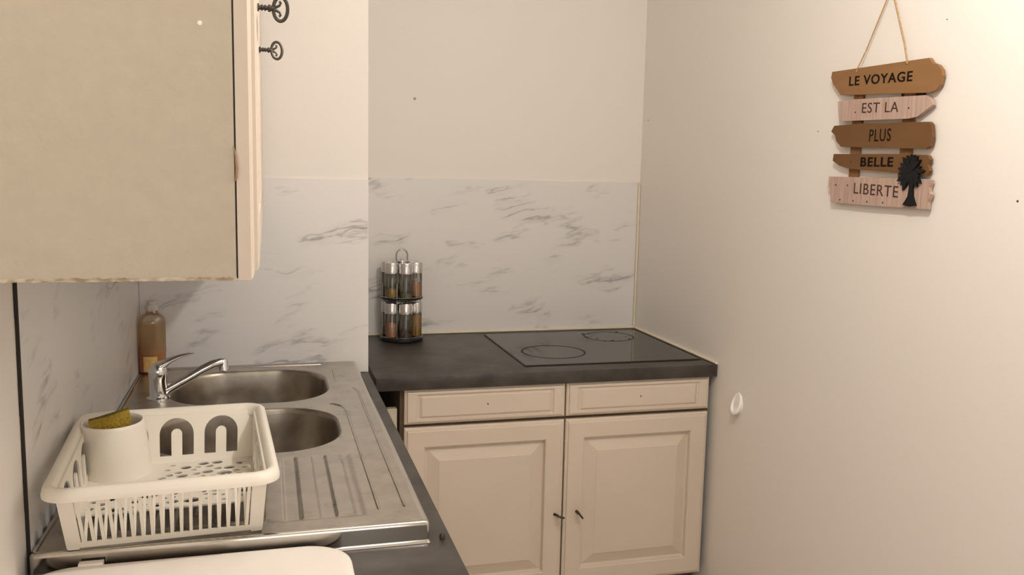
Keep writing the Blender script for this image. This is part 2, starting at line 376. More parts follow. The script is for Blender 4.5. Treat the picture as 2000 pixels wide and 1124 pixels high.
ZB = 1.347; XC = 0.3005; WTOP = 2.07
def wall_unit(y0, y1, label, near):
    t = thing('wall_cabinet', label, 'wall cabinet', (0.15, (y0 + y1) / 2, ZB))
    bm = B(); box(bm, 0.0005, XC, y0, y1, ZB, WTOP, 0.0012)
    obj('carcass', bm, CREAMP, t, world=True)
    if near:
        bm = B(); random.seed(4)                                # ragged paint build-up along the lower edge and a drip on the front edge
        rows = 130
        lo = [(i / rows * XC, y0 - 0.0004 - 0.0007 * random.random(), ZB - 0.0002 - 0.0009 * random.random()) for i in range(rows + 1)]
        hi = [(i / rows * XC, y0 - 0.0002, ZB + 0.0016 + 0.0016 * random.random()) for i in range(rows + 1)]
        bk = [(i / rows * XC, y0 + 0.002, ZB - 0.0004) for i in range(rows + 1)]
        loft(bm, [hi, lo, bk], False, False, closed=False)
        q = obj('paint_edge', bm, CHIPPED, t, world=True); q['label'] = 'rough paint ridge along the lower edge'
        bm = B(); lathe(bm, [(0.0022, 0), (0.0018, 0.0007), (0.0006, 0.0010)], 10); bmesh.ops.rotate(bm, cent=(0, 0, 0), matrix=Matrix.Rotation(PI / 2, 3, 'X'), verts=bm.verts)
        q = obj('paint_fleck', place(bm, 0.2731, y0, 1.578), WCERAM, t, world=True); q['label'] = 'small white paint fleck'
        bm = B(); tube(bm, [(XC - 0.0005, y0 - 0.0005, 1.470), (XC + 0.0012, y0 - 0.0012, 1.462), (XC + 0.0020, y0 - 0.0016, 1.450), (XC + 0.0012, y0 - 0.0012, 1.441), (XC - 0.0003, y0 - 0.0005, 1.438)], [0.0005, 0.0009, 0.0013, 0.0010, 0.0005], 8)
        q = obj('paint_drip', bm, DRIP, t, world=True); q['label'] = 'brownish drip of paint'
    bm = B(); box(bm, XC + 0.0001, XC + 0.0014, y0 + 0.0006, y1 - 0.0006, ZB + 0.001, WTOP - 0.001); obj('gap_shade_strip', bm, DARKGAP, t, world=True, smooth=False)  # dark strip standing in for the shade in the gap behind the doors
    wd_ = (y1 - y0) / 2
    for k in range(2):
        bm = nested(B(), wd_ - 0.003, WTOP - ZB + 0.001, [(a, b, c * 0.93) for a, b, c in DOOR()])
        bmesh.ops.rotate(bm, cent=(0, 0, 0), matrix=Matrix.Rotation(PI / 2, 3, 'Z'), verts=bm.verts)
        obj('door', place(bm, XC + 0.0014, y0 + k * wd_ + (0 if k == 0 else 0.0015), ZB - 0.0005), CREAM, t, world=True, sharp=6)
    return t
wall_unit(-1.612, -0.820, 'large cream wall cabinet nearest the camera, its bare painted side facing us', True)
wall_unit(-0.818, -0.026, 'cream wall cabinet next to the back wall, mostly hidden behind the nearer one', False)

# keys: shaft along local +x, bow in the local x-z plane
def make_key(label, loc, rot, s=1.0):
    t = thing('cabinet_key', label, 'key', loc, 0, None); t.rotation_euler = rot
    bm = B()
    prof = [(0.0050, 0), (0.0050, .0015), (.0028, .002), (.0028, .004), (.0038, .0045), (.0038, .006), (.0027, .0065), (.0027, .008), (.0038, .0085), (.0038, .010), (.0027, .0105), (.0027, .0125), (.0046, .013), (.0046, .0155), (.0032, .0165), (.003, .019), (.0012, .020)]
    lathe(bm, [(r * s, z * s) for r, z in prof], 14)
    bmesh.ops.rotate(bm, cent=(0, 0, 0), matrix=Matrix.Rotation(PI / 2, 3, 'Y'), verts=bm.verts)
    obj('shaft', bm, IRON, t)
    bm = B(); pts = []
    for i in range(28):
        a = 2 * PI * i / 28
        pts.append((s * (0.0280 + 0.0088 * math.cos(a)), 0, s * 0.0145 * math.sin(a)))
    tube(bm, pts, s * 0.0023, 8, closed=True)
    for sg in (1, -1):
        tube(bm, [(s * .0195, 0, sg * s * .0008), (s * .0232, 0, sg * s * .0022), (s * .0268, 0, sg * s * .0042), (s * .0282, 0, sg * s * .0075), (s * .0262, 0, sg * s * .0090)], [s * .0020, s * .0018, s * .0015, s * .0015, s * .0018], 8)
    obj('bow', bm, IRON, t)
    return t
XD = XC + 0.0014 + 0.0191
make_key('dark iron key in the wall cabinet door, the upper and nearer key', (XD, -1.290, 1.6485), (math.radians(10), 0, math.radians(8)))
make_key('dark iron key in the wall cabinet door, the lower and farther key', (XD, -0.880, 1.6475), (math.radians(-8), 0, math.radians(4)))
make_key('small black key of the left base cabinet door', (1.1540, -0.0430, 0.4275), (math.radians(70), math.radians(4), -PI / 2 + math.radians(30)), 0.95)
make_key('small black key turned aslant in the right base cabinet door', (1.2255, -0.0430, 0.4300), (math.radians(36), 0, -PI / 2 + math.radians(2)), 1.0)

# ------------------------------------------------------------------ hob
HX0, HX1, HY0, HY1 = 1.072, 1.6500, 0.022, 0.543
t = thing('induction_hob', 'black glass hob with ring markings set in the recess worktop', 'hob', ((HX0 + HX1) / 2, (HY0 + HY1) / 2, ZH))
bm = B(); loft(bm, [rrect((HX0 + HX1) / 2, (HY0 + HY1) / 2, (HX1 - HX0) / 2 - i, (HY1 - HY0) / 2 - i, 0.006, ZH + z, 4) for i, z in ((0.001, 0.0002), (0, 0.001), (0, 0.0022), (0.0015, 0.0036), (0.004, 0.0044), (0.008, 0.0044))])
obj('glass_plate', bm, HOBGL, t, world=True, sharp=8)
bm = B(); loft(bm, [rrect((HX0 + HX1) / 2, (HY0 + HY1) / 2, (HX1 - HX0) / 2 + i, (HY1 - HY0) / 2 + i, 0.006, ZH + z, 4) for i, z in ((0.003, 0.0001), (0.003, 0.0012), (0.0005, 0.0015), (0.0005, 0.0001))], False, False); obj('seal', bm, DARKGAP, t, world=True)
def ring(cx, cy, r, w=0.0035):
    bm = B(); z = ZH + 0.0045
    n = 64; a = [[(cx + q * math.cos(2 * PI * i / n), cy + q * math.sin(2 * PI * i / n), z + dz) for i in range(n)] for q, dz in ((r - w, 0), (r - w, 0.0003), (r, 0.0003), (r, 0))]
    loft(bm, a, False, False); obj('zone_ring', bm, HOBRING, t, world=True)
ring(1.219, 0.205, 0.105, 0.0060); ring(1.500, 0.430, 0.090, 0.0045)
random.seed(11)                                                 # burnt-on specks round the rear zone
for i in range(16):
    bm = B(); a = random.uniform(2.2, 7.2); q = random.uniform(0.06, 0.10); s = random.uniform(0.002, 0.007)
    c = (1.500 + q * math.cos(a), 0.430 + q * math.sin(a), ZH + 0.0045)
    lathe(bm, [(s, 0), (s * 0.8, 0.0005)], 8, c); obj('burnt_speck', bm, HOBRING, t, world=True)

# ------------------------------------------------------------------ stainless double sink
SX0, SX1, SY0, SY1 = 0.0060, 0.5644, -1.1815, -0.0045
t = thing('kitchen_sink', 'stainless steel double bowl sink with ribbed drainer on the left worktop', 'sink', (0.28, -0.6, ZW))
bowls = [(0.2850, -0.2480, 0.1870, 0.1720), (0.2850, -0.6290, 0.1870, 0.1620)]
DX0, DX1, DY0, DY1 = 0.070, 0.482, -1.140, -0.815
scx, scy, shx, shy = (SX0 + SX1) / 2, (SY0 + SY1) / 2, (SX1 - SX0) / 2, (SY1 - SY0) / 2
bm = B()
outl = [(x, y) for x, y, z in rrect(scx, scy, shx - 0.010, shy - 0.010, 0.006, 0, 6)]
hl = [[(x, y) for x, y, z in rrect(cx, cy, hx, hy, 0.125, 0, 24)] for cx, cy, hx, hy in bowls]
hl.append([(DX0, DY0), (DX1, DY0), (DX1, DY1), (DX0, DY1)])
es = []
for lp in [outl] + hl:
    vs = [bm.verts.new((u, v, ZS)) for u, v in lp]
    es += [bm.edges.new((vs[i], vs[(i + 1) % len(vs)])) for i in range(len(vs))]
bmesh.ops.triangle_fill(bm, use_beauty=True, use_dissolve=False, edges=es)
# pressed beads in the deck
def bead(pts, r=0.0035): tube(bm, [(x, y, ZS - 0.0012) for x, y in pts], [0.0006] + [r] * (len(pts) - 2) + [0.0006], 8)
bead([(0.5365, -1.115), (0.5365, -1.105), (0.5365, -0.70), (0.5365, -0.36), (0.5350, -0.33), (0.530, -0.315), (0.528, -0.30)])
bead([(0.4945, -1.118), (0.4945, -1.11), (0.4945, -0.82), (0.4945, -0.54), (0.4925, -0.50), (0.488, -0.475), (0.470, -0.455), (0.455, -0.450)])
bead([(0.4930, -0.085), (0.4935, -0.10), (0.4935, -0.24), (0.493, -0.25)])
bead([(0.060, -0.0300), (0.075, -0.0300), (0.46, -0.0300), (0.475, -0.0310)])
obj('deck', bm, STEEL, t, world=True, sharp=50)
bm = B()                                                        # ribbed drainer
nx, ny = 180, 110
def dz(x, y):
    ed = min(x - DX0, DX1 - x, y - DY0, DY1 - y)
    base = -0.0030 * smoothstep(0.004, 0.018, ed)
    u = ((x - 0.372) / 0.054) % 1.0; wv = u * 0.054                # rib 0..0.033, channel 0.033..0.054
    rib = smoothstep(0, 0.004, wv) * (1 - smoothstep(0.029, 0.033, wv))
    rib *= smoothstep(0.012, 0.022, y - DY0) * smoothstep(0.006, 0.016, DY1 - y) * smoothstep(0.012, 0.016, x - DX0) * (1 - smoothstep(0.460, 0.463, x))
    return base + 0.0036 * rib
g = [[bm.verts.new((DX0 + (DX1 - DX0) * i / nx, DY0 + (DY1 - DY0) * j / ny, ZS + dz(DX0 + (DX1 - DX0) * i / nx, DY0 + (DY1 - DY0) * j / ny))) for i in range(nx + 1)] for j in range(ny + 1)]
for j in range(ny):
    for i in range(nx): bm.faces.new((g[j][i], g[j][i + 1], g[j + 1][i + 1], g[j + 1][i]))
obj('drainer', bm, STEEL, t, world=True, sharp=80)
bm = B()                                                        # rolled edge and skirt
loft(bm, [rrect(scx, scy, shx - i, shy - i, 0.006, z, 6) for i, z in ((0.010, ZS), (0.0075, ZS + 0.0012), (0.0050, ZS + 0.0018), (0.0025, ZS + 0.0012), (0.0008, ZS - 0.0012), (0.0, ZS - 0.0040), (0.0, ZS - 0.0055), (0.0, ZW + 0.0065), (0.0, ZW + 0.0050), (-0.0012, ZW + 0.0028), (-0.0024, ZW + 0.0005))], False, False)
obj('rim', bm, STEELR, t, world=True, sharp=60)
for cx, cy, hx, hy in bowls:
    bm = B()
    loft(bm, [rrect(cx, cy, hx - i, hy - i, 0.125 - 0.6 * i, ZS + z, 24) for i, z in ((0, 0), (0.0015, -0.0005), (0.004, -0.0025), (0.006, -0.006), (0.0075, -0.012), (0.011, -0.06), (0.017, -0.118), (0.023, -0.134), (0.034, -0.146), (0.05, -0.151), (0.10, -0.1535), (0.14, -0.155))], False, True)
    b_ = obj('bowl', bm, STEELB, t, world=True, sharp=60)
    bm = B(); lathe(bm, [(0.040, -0.1538), (0.041, -0.1520), (0.036, -0.1512), (0.030, -0.1535), (0.012, -0.1540), (0.010, -0.1500), (0.004, -0.1495)], 28, (cx, cy, ZS)); obj('drain', bm, CHROME, b_, world=True)

# ------------------------------------------------------------------ mixer tap
TX, TY = 0.082, -0.335
t = thing('mixer_tap', 'chrome single lever mixer tap on the sink beside the left wall', 'tap', (TX, TY, ZS))
bm = B(); lathe(bm, [(0.026, 0.0002), (0.026, 0.004), (0.0215, 0.007), (0.020, 0.014), (0.0195, 0.045), (0.0205, 0.048), (0.0205, 0.062), (0.019, 0.072), (0.0145, 0.080), (0.007, 0.0835)], 32); obj('body', bm, CHROME, t)
bm = B(); tube(bm, [(0.008, 0.002, 0.015), (0.030, 0.006, 0.026), (0.062, 0.014, 0.042), (0.095, 0.022, 0.060), (0.118, 0.028, 0.070), (0.137, 0.033, 0.074), (0.148, 0.036, 0.073)], [0.0135, 0.0125, 0.0115, 0.011, 0.0108, 0.0108, 0.009], 16)
s_ = obj('spout', bm, CHROME, t)
bm = B(); lathe(bm, [(0.0095, 0.052), (0.0112, 0.053), (0.0112, 0.060), (0.0100, 0.062), (0.0105, 0.074), (0.0085, 0.0815), (0.003, 0.0835)], 20, (0.143, 0.0345, 0)); obj('aerator', bm, CHROME, s_)
bm = B(); tube(bm, [(-0.016, -0.004, 0.062), (0.004, 0.001, 0.077), (0.026, 0.006, 0.0885), (0.048, 0.011, 0.097), (0.066, 0.015, 0.1005), (0.078, 0.018, 0.1000)], [0.012, 0.016, 0.0125, 0.0105, 0.0095, 0.006], 14, flat=[0.9, 0.72, 0.5, 0.4, 0.34, 0.3]); obj('lever', bm, CHROME, t)

# ------------------------------------------------------------------ soap bottle in the corner
t = thing('soap_bottle', 'clear bottle of orange washing-up liquid in the corner behind the tap', 'bottle', (0.0390, -0.0500, ZS + 0.0005))
def oval(a, b, z, n=32): return [(a * math.cos(2 * PI * i / n), b * math.sin(2 * PI * i / n), z) for i in range(n)]
prof = [(0.029, 0), (0.0325, 0.003), (0.0325, 0.02), (0.0320, 0.07), (0.0320, 0.115), (0.0325, 0.132), (0.0310, 0.142), (0.025, 0.150), (0.0175, 0.155), (0.0150, 0.158), (0.0145, 0.170)]
bm = B(); loft(bm, [oval(r, r * 0.92, z) for r, z in prof], True, False); obj('body', bm, BOTTLE, t)
bm = B(); loft(bm, [oval(r, r * 0.92, z) for r, z in [(0.027, 0.0015), (0.0308, 0.004), (0.0308, 0.02), (0.0303, 0.066)]]); obj('liquid', bm, LIQUID, t)
bm = B(); n = 40; rr = 0.0337
loft(bm, [oval(rr - 0.001, (rr - 0.001) * 0.92, z) for z in (0.052, 0.131)], False, False); q = obj('sleeve', bm, WRAP, t); q['label'] = 'translucent printed sleeve'
bm = B(); A0, A1 = math.radians(-128), math.radians(-66)
rin, rout = 0.0328, 0.0334
loft(bm, [[(r * math.cos(A0 + (A1 - A0) * i / 12), r * 0.92 * math.sin(A0 + (A1 - A0) * i / 12), z) for i in range(13)] for r, z in ((rin, 0.006), (rout, 0.006), (rout, 0.046), (rin, 0.046))], False, False, closed=False); obj('label', bm, LABELY, t)
bm = B(); lathe(bm, [(0.0158, 0.163), (0.0163, 0.165), (0.0163, 0.176), (0.0115, 0.178), (0.0105, 0.186), (0.007, 0.1885)], 24); obj('cap', bm, CAPW, t)

# ------------------------------------------------------------------ dish rack
RC = (0.1765, -1.030); RZ = math.radians(3.4); RH = 0.110
t = thing('dish_rack', 'white plastic dish drainer basket standing on the sink drainer', 'dish rack', (RC[0], RC[1], ZS + 0.0008), RZ)
BX, BY, TXH, TYH = 0.131, 0.143, 0.137, 0.184
bm = B(); loft(bm, [rrect(0, 0, hx, hy, r, z, 8) for hx, hy, r, z in ((.1350, .1820, .022, .092), (.1372, .1842, .023, .100), (.1405, .1875, .026, .1062), (.1450, .192, .029, .1095), (.1500, .197, .032, .1085), (.1540, .2015, .035, .1045), (.1555, .2035, .036, .098), (.1553, .2033, .036, .0925), (.1535, .2015, .034, .0925), (.1525, .2005, .033, .0985), (.1475, .1955, .030, .1040), (.1415, .1890, .026, .1015), (.1378, .1848, .024, .0935), (.1350, .1820, .022, .092))], False, False)
obj('rim', bm, WPLAST, t, sharp=60)
def wall_map(side):
    # u along the wall (-1..1 in metres at the base), v height 0..1 -> RH*0.9 ; w thickness outward
    def fn(u, v, w):
        f = v / 0.098
        hx = BX + (TXH - BX) * f; hy = BY + (TYH - BY) * f
        if side == 'back': return (u * hx / BX, hy - 0.003 + w, 0.004 + v * 0.96)
        if side == 'front': return (u * hx / BX, -hy + 0.003 - w, 0.004 + v * 0.96)
        if side == 'left': return (-hx + 0.003 - w, u * hy / BY, 0.004 + v * 0.96)
        return (hx - 0.003 + w, u * hy / BY, 0.004 + v * 0.96)
    return fn
def arch(c, w, z0, z1, leg, n=12):
    """inverted-U slot round a rounded tongue"""
    r = w / 2; ri = r - leg; zt = z1 - r
    out = [(c - r, z0)] + [(c - r * math.cos(PI * i / n), zt + r * math.sin(PI * i / n)) for i in range(n + 1)] + [(c + r, z0), (c + ri, z0)]
    zi = zt
    out += [(c + ri * math.cos(PI * i / n), zi + ri * math.sin(PI * i / n)) for i in range(n + 1)] + [(c - ri, z0)]
    o2 = []
    for p in out:
        if not o2 or (abs(p[0] - o2[-1][0]) + abs(p[1] - o2[-1][1])) > 1e-6: o2.append(p)
    return o2
def wall_outline(h): return [(-h, 0), (h, 0), (h, 0.100), (-h, 0.100)]
bm = B(); plate(bm, wall_outline(BX), [arch(c, 0.0545, 0.0300, 0.0930, 0.0185) for c in (0.0760, 0.0040, -0.068)], 0.0028, wall_map('back')); obj('back_wall', bm, WPLAST, t, sharp=50)
for sd in ('left', 'right'):
    bm = B(); plate(bm, wall_outline(BY), [arch(c, 0.056, 0.0300, 0.0900, 0.019) for c in (-0.090, -0.015, 0.060)], 0.0028, wall_map(sd)); obj('side_wall', bm, WPLAST, t, sharp=50)
# front: frame with an open window, outer bars and inner raking bars
bm = B(); plate(bm, wall_outline(BX), [[(-0.112, 0.010), (0.112, 0.010), (0.112, 0.095), (-0.112, 0.095)]], 0.0028, wall_map('front')); obj('front_wall', bm, WPLAST, t, sharp=50)
fm = wall_map('front')
NB = 18
for i in range(NB):
    u = -0.108 + 0.216 * i / (NB - 1)
    bm = B(); a, b = Vector(fm(u, 0.008, 0.002)), Vector(fm(u, 0.096, 0.002))
    rings = [[p + Vector((sx * 0.0022, sy * 0.0020, 0)) for sx, sy in ((-1, -1), (1, -1), (1, 1), (-1, 1))] for p in (a, b)]
    loft(bm, rings); obj('bar', bm, WPLAST, t, smooth=False)
    bm = B(); a, b = Vector((u, -BY + 0.002, 0.006)), Vector((u, -BY + 0.062, 0.072))
    rings = [[p + Vector((sx * 0.0020, sy * 0.0020, 0)) for sx, sy in ((-1, -1), (1, -1), (1, 1), (-1, 1))] for p in (a, b)]
    loft(bm, rings); obj('plate_peg', bm, WPLAST, t, smooth=False)
for sx in (-1, 1):                                              # closed cheeks below the floor at the two front corners
    bm = B(); box(bm, sx * 0.1225 - 0.0075, sx * 0.1225 + 0.0075, -BY + 0.0005, -BY + 0.004, 0.002, 0.010); obj('foot', bm, WPLAST, t)
# perforated bottom
random.seed(7); hs = []; tries = 0
while len(hs) < 76 and tries < 9000:
    tries += 1
    r = random.choice((0.0045, 0.006, 0.0085, 0.0115)); x = random.uniform(-0.116, 0.116); y = random.uniform(-0.056, 0.132)
    if x < -0.018 and y > 0.050: continue
    if all(math.hypot(x - a, y - b) > r + c + 0.0032 for a, b, c in hs): hs.append((x, y, r))
bm = B(); plate(bm, [(-BX, -0.068), (BX, -0.068), (BX, BY + 0.008), (-BX, BY + 0.008)], [[(x + r * 1.12 * math.cos(2 * PI * i / 14), y + r * 0.9 * math.sin(2 * PI * i / 14)) for i in range(14)] for x, y, r in hs], 0.0026, lambda u, v, w: (u, v, 0.0200 + w)); obj('base_plate', bm, WPLAST, t, sharp=50)
for sx in (-1, 1):
    for yy in (-0.058, 0.128):
        bm = B(); lathe(bm, [(0.006, 0), (0.008, 0.0200)], 14, (sx * 0.118, yy, 0)); obj('foot', bm, WPLAST, t)
# cutlery cup in the far left corner
CXc, CYc = -0.0945, 0.1300
def ov(a, b, z, dx=0, dy=0): return [(CXc + dx + a * math.cos(2 * PI * i / 36), CYc + dy + b * math.sin(2 * PI * i / 36), z) for i in range(36)]
bm = B(); loft(bm, [ov(.0535, .0520, .0205, 0.008, -.012), ov(.0525, .0530, .06, 0.004, -.006), ov(.0505, .0555, .104), ov(.0495, .0545, .1085), ov(.0472, .0522, .1100), ov(.0450, .0500, .1085), ov(.0443, .0492, .103), ov(.0455, .0480, .06, .004, -.006), ov(.0470, .0460, .026, .008, -.012)], True, True)
obj('cutlery_cup', bm, WPLAST, t, sharp=60)

# sponge standing in the cup
Mrk = Matrix.Translation((RC[0], RC[1], ZS + 0.0008)) @ Matrix.Rotation(RZ, 4, 'Z')
sp = Mrk @ Vector((CXc + 0.000, CYc + 0.004, 0.062))
t = thing('sponge', 'yellow kitchen sponge with olive scouring side standing in the rack cup', 'sponge', sp, 0)
t.rotation_euler = (math.radians(9), math.radians(-5), math.radians(10))
def soft_block(x0, x1, y0, y1, z0, z1, nse):
    bm = B(); box(bm, x0, x1, y0, y1, z0, z1)
    bmesh.ops.subdivide_edges(bm, edges=bm.edges, cuts=7, use_grid_fill=True)
    for v in bm.verts:
        p = v.co * 60; v.co += Vector((noise.noise(p), noise.noise(p + Vector((9, 3, 1))), noise.noise(p + Vector((2, 7, 5))))) * nse
        v.co.z += 0.005 * math.sin(v.co.x * 30) * max(0, v.co.z / 0.05)
    return bm
obj('foam', soft_block(-0.032, 0.031, -0.018, 0.008, -0.038, 0.056, 0.0016), SPONGE, t, sharp=80)
q = obj('scourer', soft_block(-0.0315, 0.0305, 0.0082, 0.0140, -0.038, 0.0575, 0.001), SCOUR, t, sharp=80); q['label'] = 'olive green scouring layer'

# ------------------------------------------------------------------ white board in front of the sink
BXc, BYc, BHX, BHY = 0.2225, -1.4145, 0.2165, 0.2230
t = thing('chopping_board', 'white round-cornered chopping board on the dark worktop before the sink', 'board', (BXc, BYc, ZW + 0.0003))
bm = B(); loft(bm, [rrect(0, 0, BHX - i, BHY - i, 0.062, z, 14) for i, z in ((0.002, 0), (0, 0.002), (0, 0.013), (0.0015, 0.0165), (0.005, 0.0185), (0.012, 0.0190), (0.03, 0.0190))]); obj('slab', bm, WBOARD, t, sharp=50)
bm = B(); box(bm, -0.152, -0.120, BHY - 0.006, BHY + 0.006, 0.012, 0.0215, 0.001); obj('tab', bm, WBOARD, t)

# ------------------------------------------------------------------ spice rack
SRC = (0.770, 0.512); RJ = 0.0485
t = thing('spice_rack', 'two-tier black and chrome spice carousel on the recess worktop corner', 'spice rack', (SRC[0], SRC[1], ZH + 0.0003))
bm = B(); lathe(bm, [(0.070, 0), (0.074, 0.003), (0.074, 0.010), (0.071, 0.0135), (0.010, 0.014)], 40); obj('base', bm, BPLAST, t)
bm = B(); lathe(bm, [(0.068, 0.1425), (0.072, 0.1440), (0.072, 0.1490), (0.068, 0.1505)], 40); obj('shelf', bm, BPLAST, t)
bm = B(); lathe(bm, [(0.0050, 0.0135), (0.0050, 0.280)], 14); obj('post', bm, CHROME, t)
bm = B(); tube(bm, [(-0.0185, 0, 0.270), (-0.0190, 0, 0.285)] + [(-0.0190 * math.cos(PI * i / 16), 0, 0.291 + 0.0205 * math.sin(PI * i / 16)) for i in range(17)] + [(0.0190, 0, 0.285), (0.0185, 0, 0.270)], 0.0026, 10); obj('handle', bm, CHROMED, t)
bm = B(); lathe(bm, [(0.020, 0.269), (0.0225, 0.270), (0.0225, 0.274), (0.004, 0.2765)], 24); obj('top_cap', bm, CHROME, t)
ang = [math.radians(-90 + 8 + 60 * k) for k in range(6)]
for k in range(6):
    a = ang[k] + math.radians(30)
    bm = B(); tube(bm, [(0.067 * math.cos(a), 0.067 * math.sin(a), z) for z in (0.012, 0.10, 0.20)], 0.0014, 8); obj('upright_wire', bm, CHROME, t)
for zz in (0.0165, 0.1530):
    bm = B(); tube(bm, [(0.0725 * math.cos(2 * PI * i / 48), 0.0725 * math.sin(2 * PI * i / 48), zz) for i in range(48)], 0.0009, 6, closed=True); obj('hoop', bm, CHROME, t)
SPC = {n: mat('spice_' + n, c, 0.95, noise_s=500, noise_a=0.35) for n, c in dict(ochre=(0.45, 0.27, 0.07), green=(0.17, 0.17, 0.05), orange=(0.62, 0.30, 0.14), pink=(0.66, 0.33, 0.20), brown=(0.16, 0.08, 0.05), mustard=(0.50, 0.27, 0.035)).items()}
def jar(k, tier, label, spice, fill, group):
    z0 = 0.0143 if tier == 0 else 0.1508
    x, y = SRC[0] + RJ * math.cos(ang[k]), SRC[1] + RJ * math.sin(ang[k])
    j = thing('spice_jar', label, 'jar', (x, y, ZH + 0.0003 + z0), ang[k], group)
    bm = B(); lathe(bm, [(0.0195, 0), (0.0215, 0.002), (0.0215, 0.084), (0.0200, 0.087)], 28, cap1=False); obj('glass', bm, GLASS, j)
    bm = B(); lathe(bm, [(0.0185, 0.0022), (0.0203, 0.003), (0.0203, 0.074 * fill), (0.012, 0.074 * fill + 0.003), (0.002, 0.074 * fill + 0.004)], 28); obj('spice', bm, SPC[spice], j)
    bm = B(); lathe(bm, [(0.0215, 0.0815), (0.0230, 0.0825), (0.0230, 0.1150), (0.0215, 0.1180), (0.006, 0.1185)], 28); obj('lid', bm, CHROME, j)
G = 'spice jars in the carousel'
jar(5, 1, 'top-tier spice jar at left, a third full of ochre spice', 'ochre', 0.36, G)
jar(0, 1, 'top-tier spice jar in the middle, nearly empty with green herbs', 'green', 0.16, G)
jar(1, 1, 'top-tier spice jar at right, half full of orange spice', 'orange', 0.64, G)
jar(5, 0, 'bottom-tier spice jar at left, half full of pink-orange spice', 'pink', 0.62, G)
jar(0, 0, 'bottom-tier spice jar in the middle, a little brown spice inside', 'brown', 0.18, G)
jar(1, 0, 'bottom-tier spice jar at right, full of mustard yellow spice', 'mustard', 0.98, G)
for tier, nm in ((1, 'top'), (0, 'bottom')):
    for k, s, f in ((2, 'brown', 0.6), (3, 'green', 0.5), (4, 'brown', 0.4)):
        jar(k, tier, 'spice jar on the hidden far side of the carousel %s tier' % nm, s, f, 'rear spice jars of the %s tier' % nm)

# ------------------------------------------------------------------ hanging wooden sign on the right wall (local: x out of wall is -x)
S0 = Vector((W, -0.74, 1.39))
t = thing('hanging_sign', 'wooden five-board sign with a black palm hanging on the right wall', 'wall sign', S0)
def sgn(y, z, d): return (W - d, y, z)
def sboard(name_mat, outline, d0, d1, name='board', parent=None):
    bm = B(); plate(bm, outline, [], d1 - d0, lambda u, v, w: (W - d0 - w, u, v)); return obj(name, bm, name_mat, parent or t, world=True, smooth=False)
for yy in ((-0.634, -0.668), (-0.806, -0.842)):
    bm = B(); box(bm, W - 0.0060, W - 0.0008, yy[1], yy[0], 1.405, 1.700); obj('batten', bm, BATTEN, t, world=True, smooth=False)
OUT = dict(
 A=[(-0.5547, 1.7095), (-0.8839, 1.7055), (-0.8940, 1.6945), (-0.9122, 1.6880), (-0.9234, 1.6766), (-0.9261, 1.6661), (-0.921, 1.6482), (-0.9120, 1.6380), (-0.892, 1.634), (-0.5936, 1.6512), (-0.5846, 1.6603), (-0.5624, 1.6791), (-0.5524, 1.6959)],
 B=[(-0.5853, 1.6361), (-0.6301, 1.6378), (-0.882, 1.6295), (-0.9011, 1.6187), (-0.9053, 1.608), (-0.8627, 1.5863), (-0.8333, 1.5835), (-0.5966, 1.5893)],
 C=[(-0.5777, 1.5792), (-0.6927, 1.5801), (-0.8989, 1.5739), (-0.9071, 1.5673), (-0.9115, 1.542), (-0.9078, 1.5232), (-0.895, 1.5182), (-0.6094, 1.5282), (-0.5899, 1.5421), (-0.5822, 1.557), (-0.567, 1.5661)],
 D=[(-0.5833, 1.5115), (-0.7965, 1.5088), (-0.9024, 1.5053), (-0.911, 1.4958), (-0.9048, 1.4852), (-0.9122, 1.4725), (-0.9044, 1.4629), (-0.6484, 1.476), (-0.6086, 1.4832), (-0.581, 1.4955)],
 E=[(-0.571, 1.457), (-0.9052, 1.4555), (-0.9204, 1.4526), (-0.9146, 1.4387), (-0.9156, 1.4302), (-0.9223, 1.4241), (-0.9137, 1.4078), (-0.9155, 1.393), (-0.7321, 1.3926), (-0.5842, 1.395), (-0.5786, 1.426), (-0.5700, 1.432)])
TXT = dict(A=('LE VOYAGE', (-0.6245, 1.6700), (-0.8390, 1.6620), 0.0218, 0.016), B=('EST LA', (-0.6790, 1.6041), (-0.8025, 1.5993), 0.0228, 0.0), C=('PLUS', (-0.7120, 1.5377), (-0.7848, 1.5375), 0.0275, 0.0),
           D=('BELLE', (-0.6873, 1.4815), (-0.7990, 1.4810), 0.0212, 0.026), E=('LIBERTE', (-0.6702, 1.4190), (-0.8222, 1.4140), 0.0245, 0.0))
LAB = dict(A='top brown board lettered LE VOYAGE', B='pinkish arrow board lettered EST LA', C='brown board lettered PLUS', D='narrow brown board lettered BELLE', E='pinkish bottom board lettered LIBERTE')
def lettering(txt, p0, p1, h, off, d, m, parent):
    cu = bpy.data.curves.new('lettering', 'FONT'); cu.body = txt; cu.size = 1; cu.extrude = 0.02; cu.offset = off; cu.resolution_u = 4; cu.space_character = 1.12
    tmp = bpy.data.objects.new('lettering', cu); COL.objects.link(tmp)
    bpy.context.view_layer.update()
    me = bpy.data.meshes.new_from_object(tmp.evaluated_get(bpy.context.evaluated_depsgraph_get()))
    bpy.data.objects.remove(tmp)
    xs = [v.co.x for v in me.vertices]; ys = [v.co.y for v in me.vertices]
    x0, x1, y0, y1 = min(xs), max(xs), min(ys), max(ys)
    bm = B(); bm.from_mesh(me); bpy.data.meshes.remove(me)
    for v in bm.verts:
        f = (v.co.x - x0) / (x1 - x0); g_ = (v.co.y - y0) / (y1 - y0)
        base = Vector(p0).lerp(Vector(p1), f)
        v.co = Vector((W - d - (0.0006 if v.co.z > 0 else -0.0003), base.x, base.y + g_ * h))
    return obj('lettering', bm, m, parent, world=True, smooth=False)
random.seed(3)
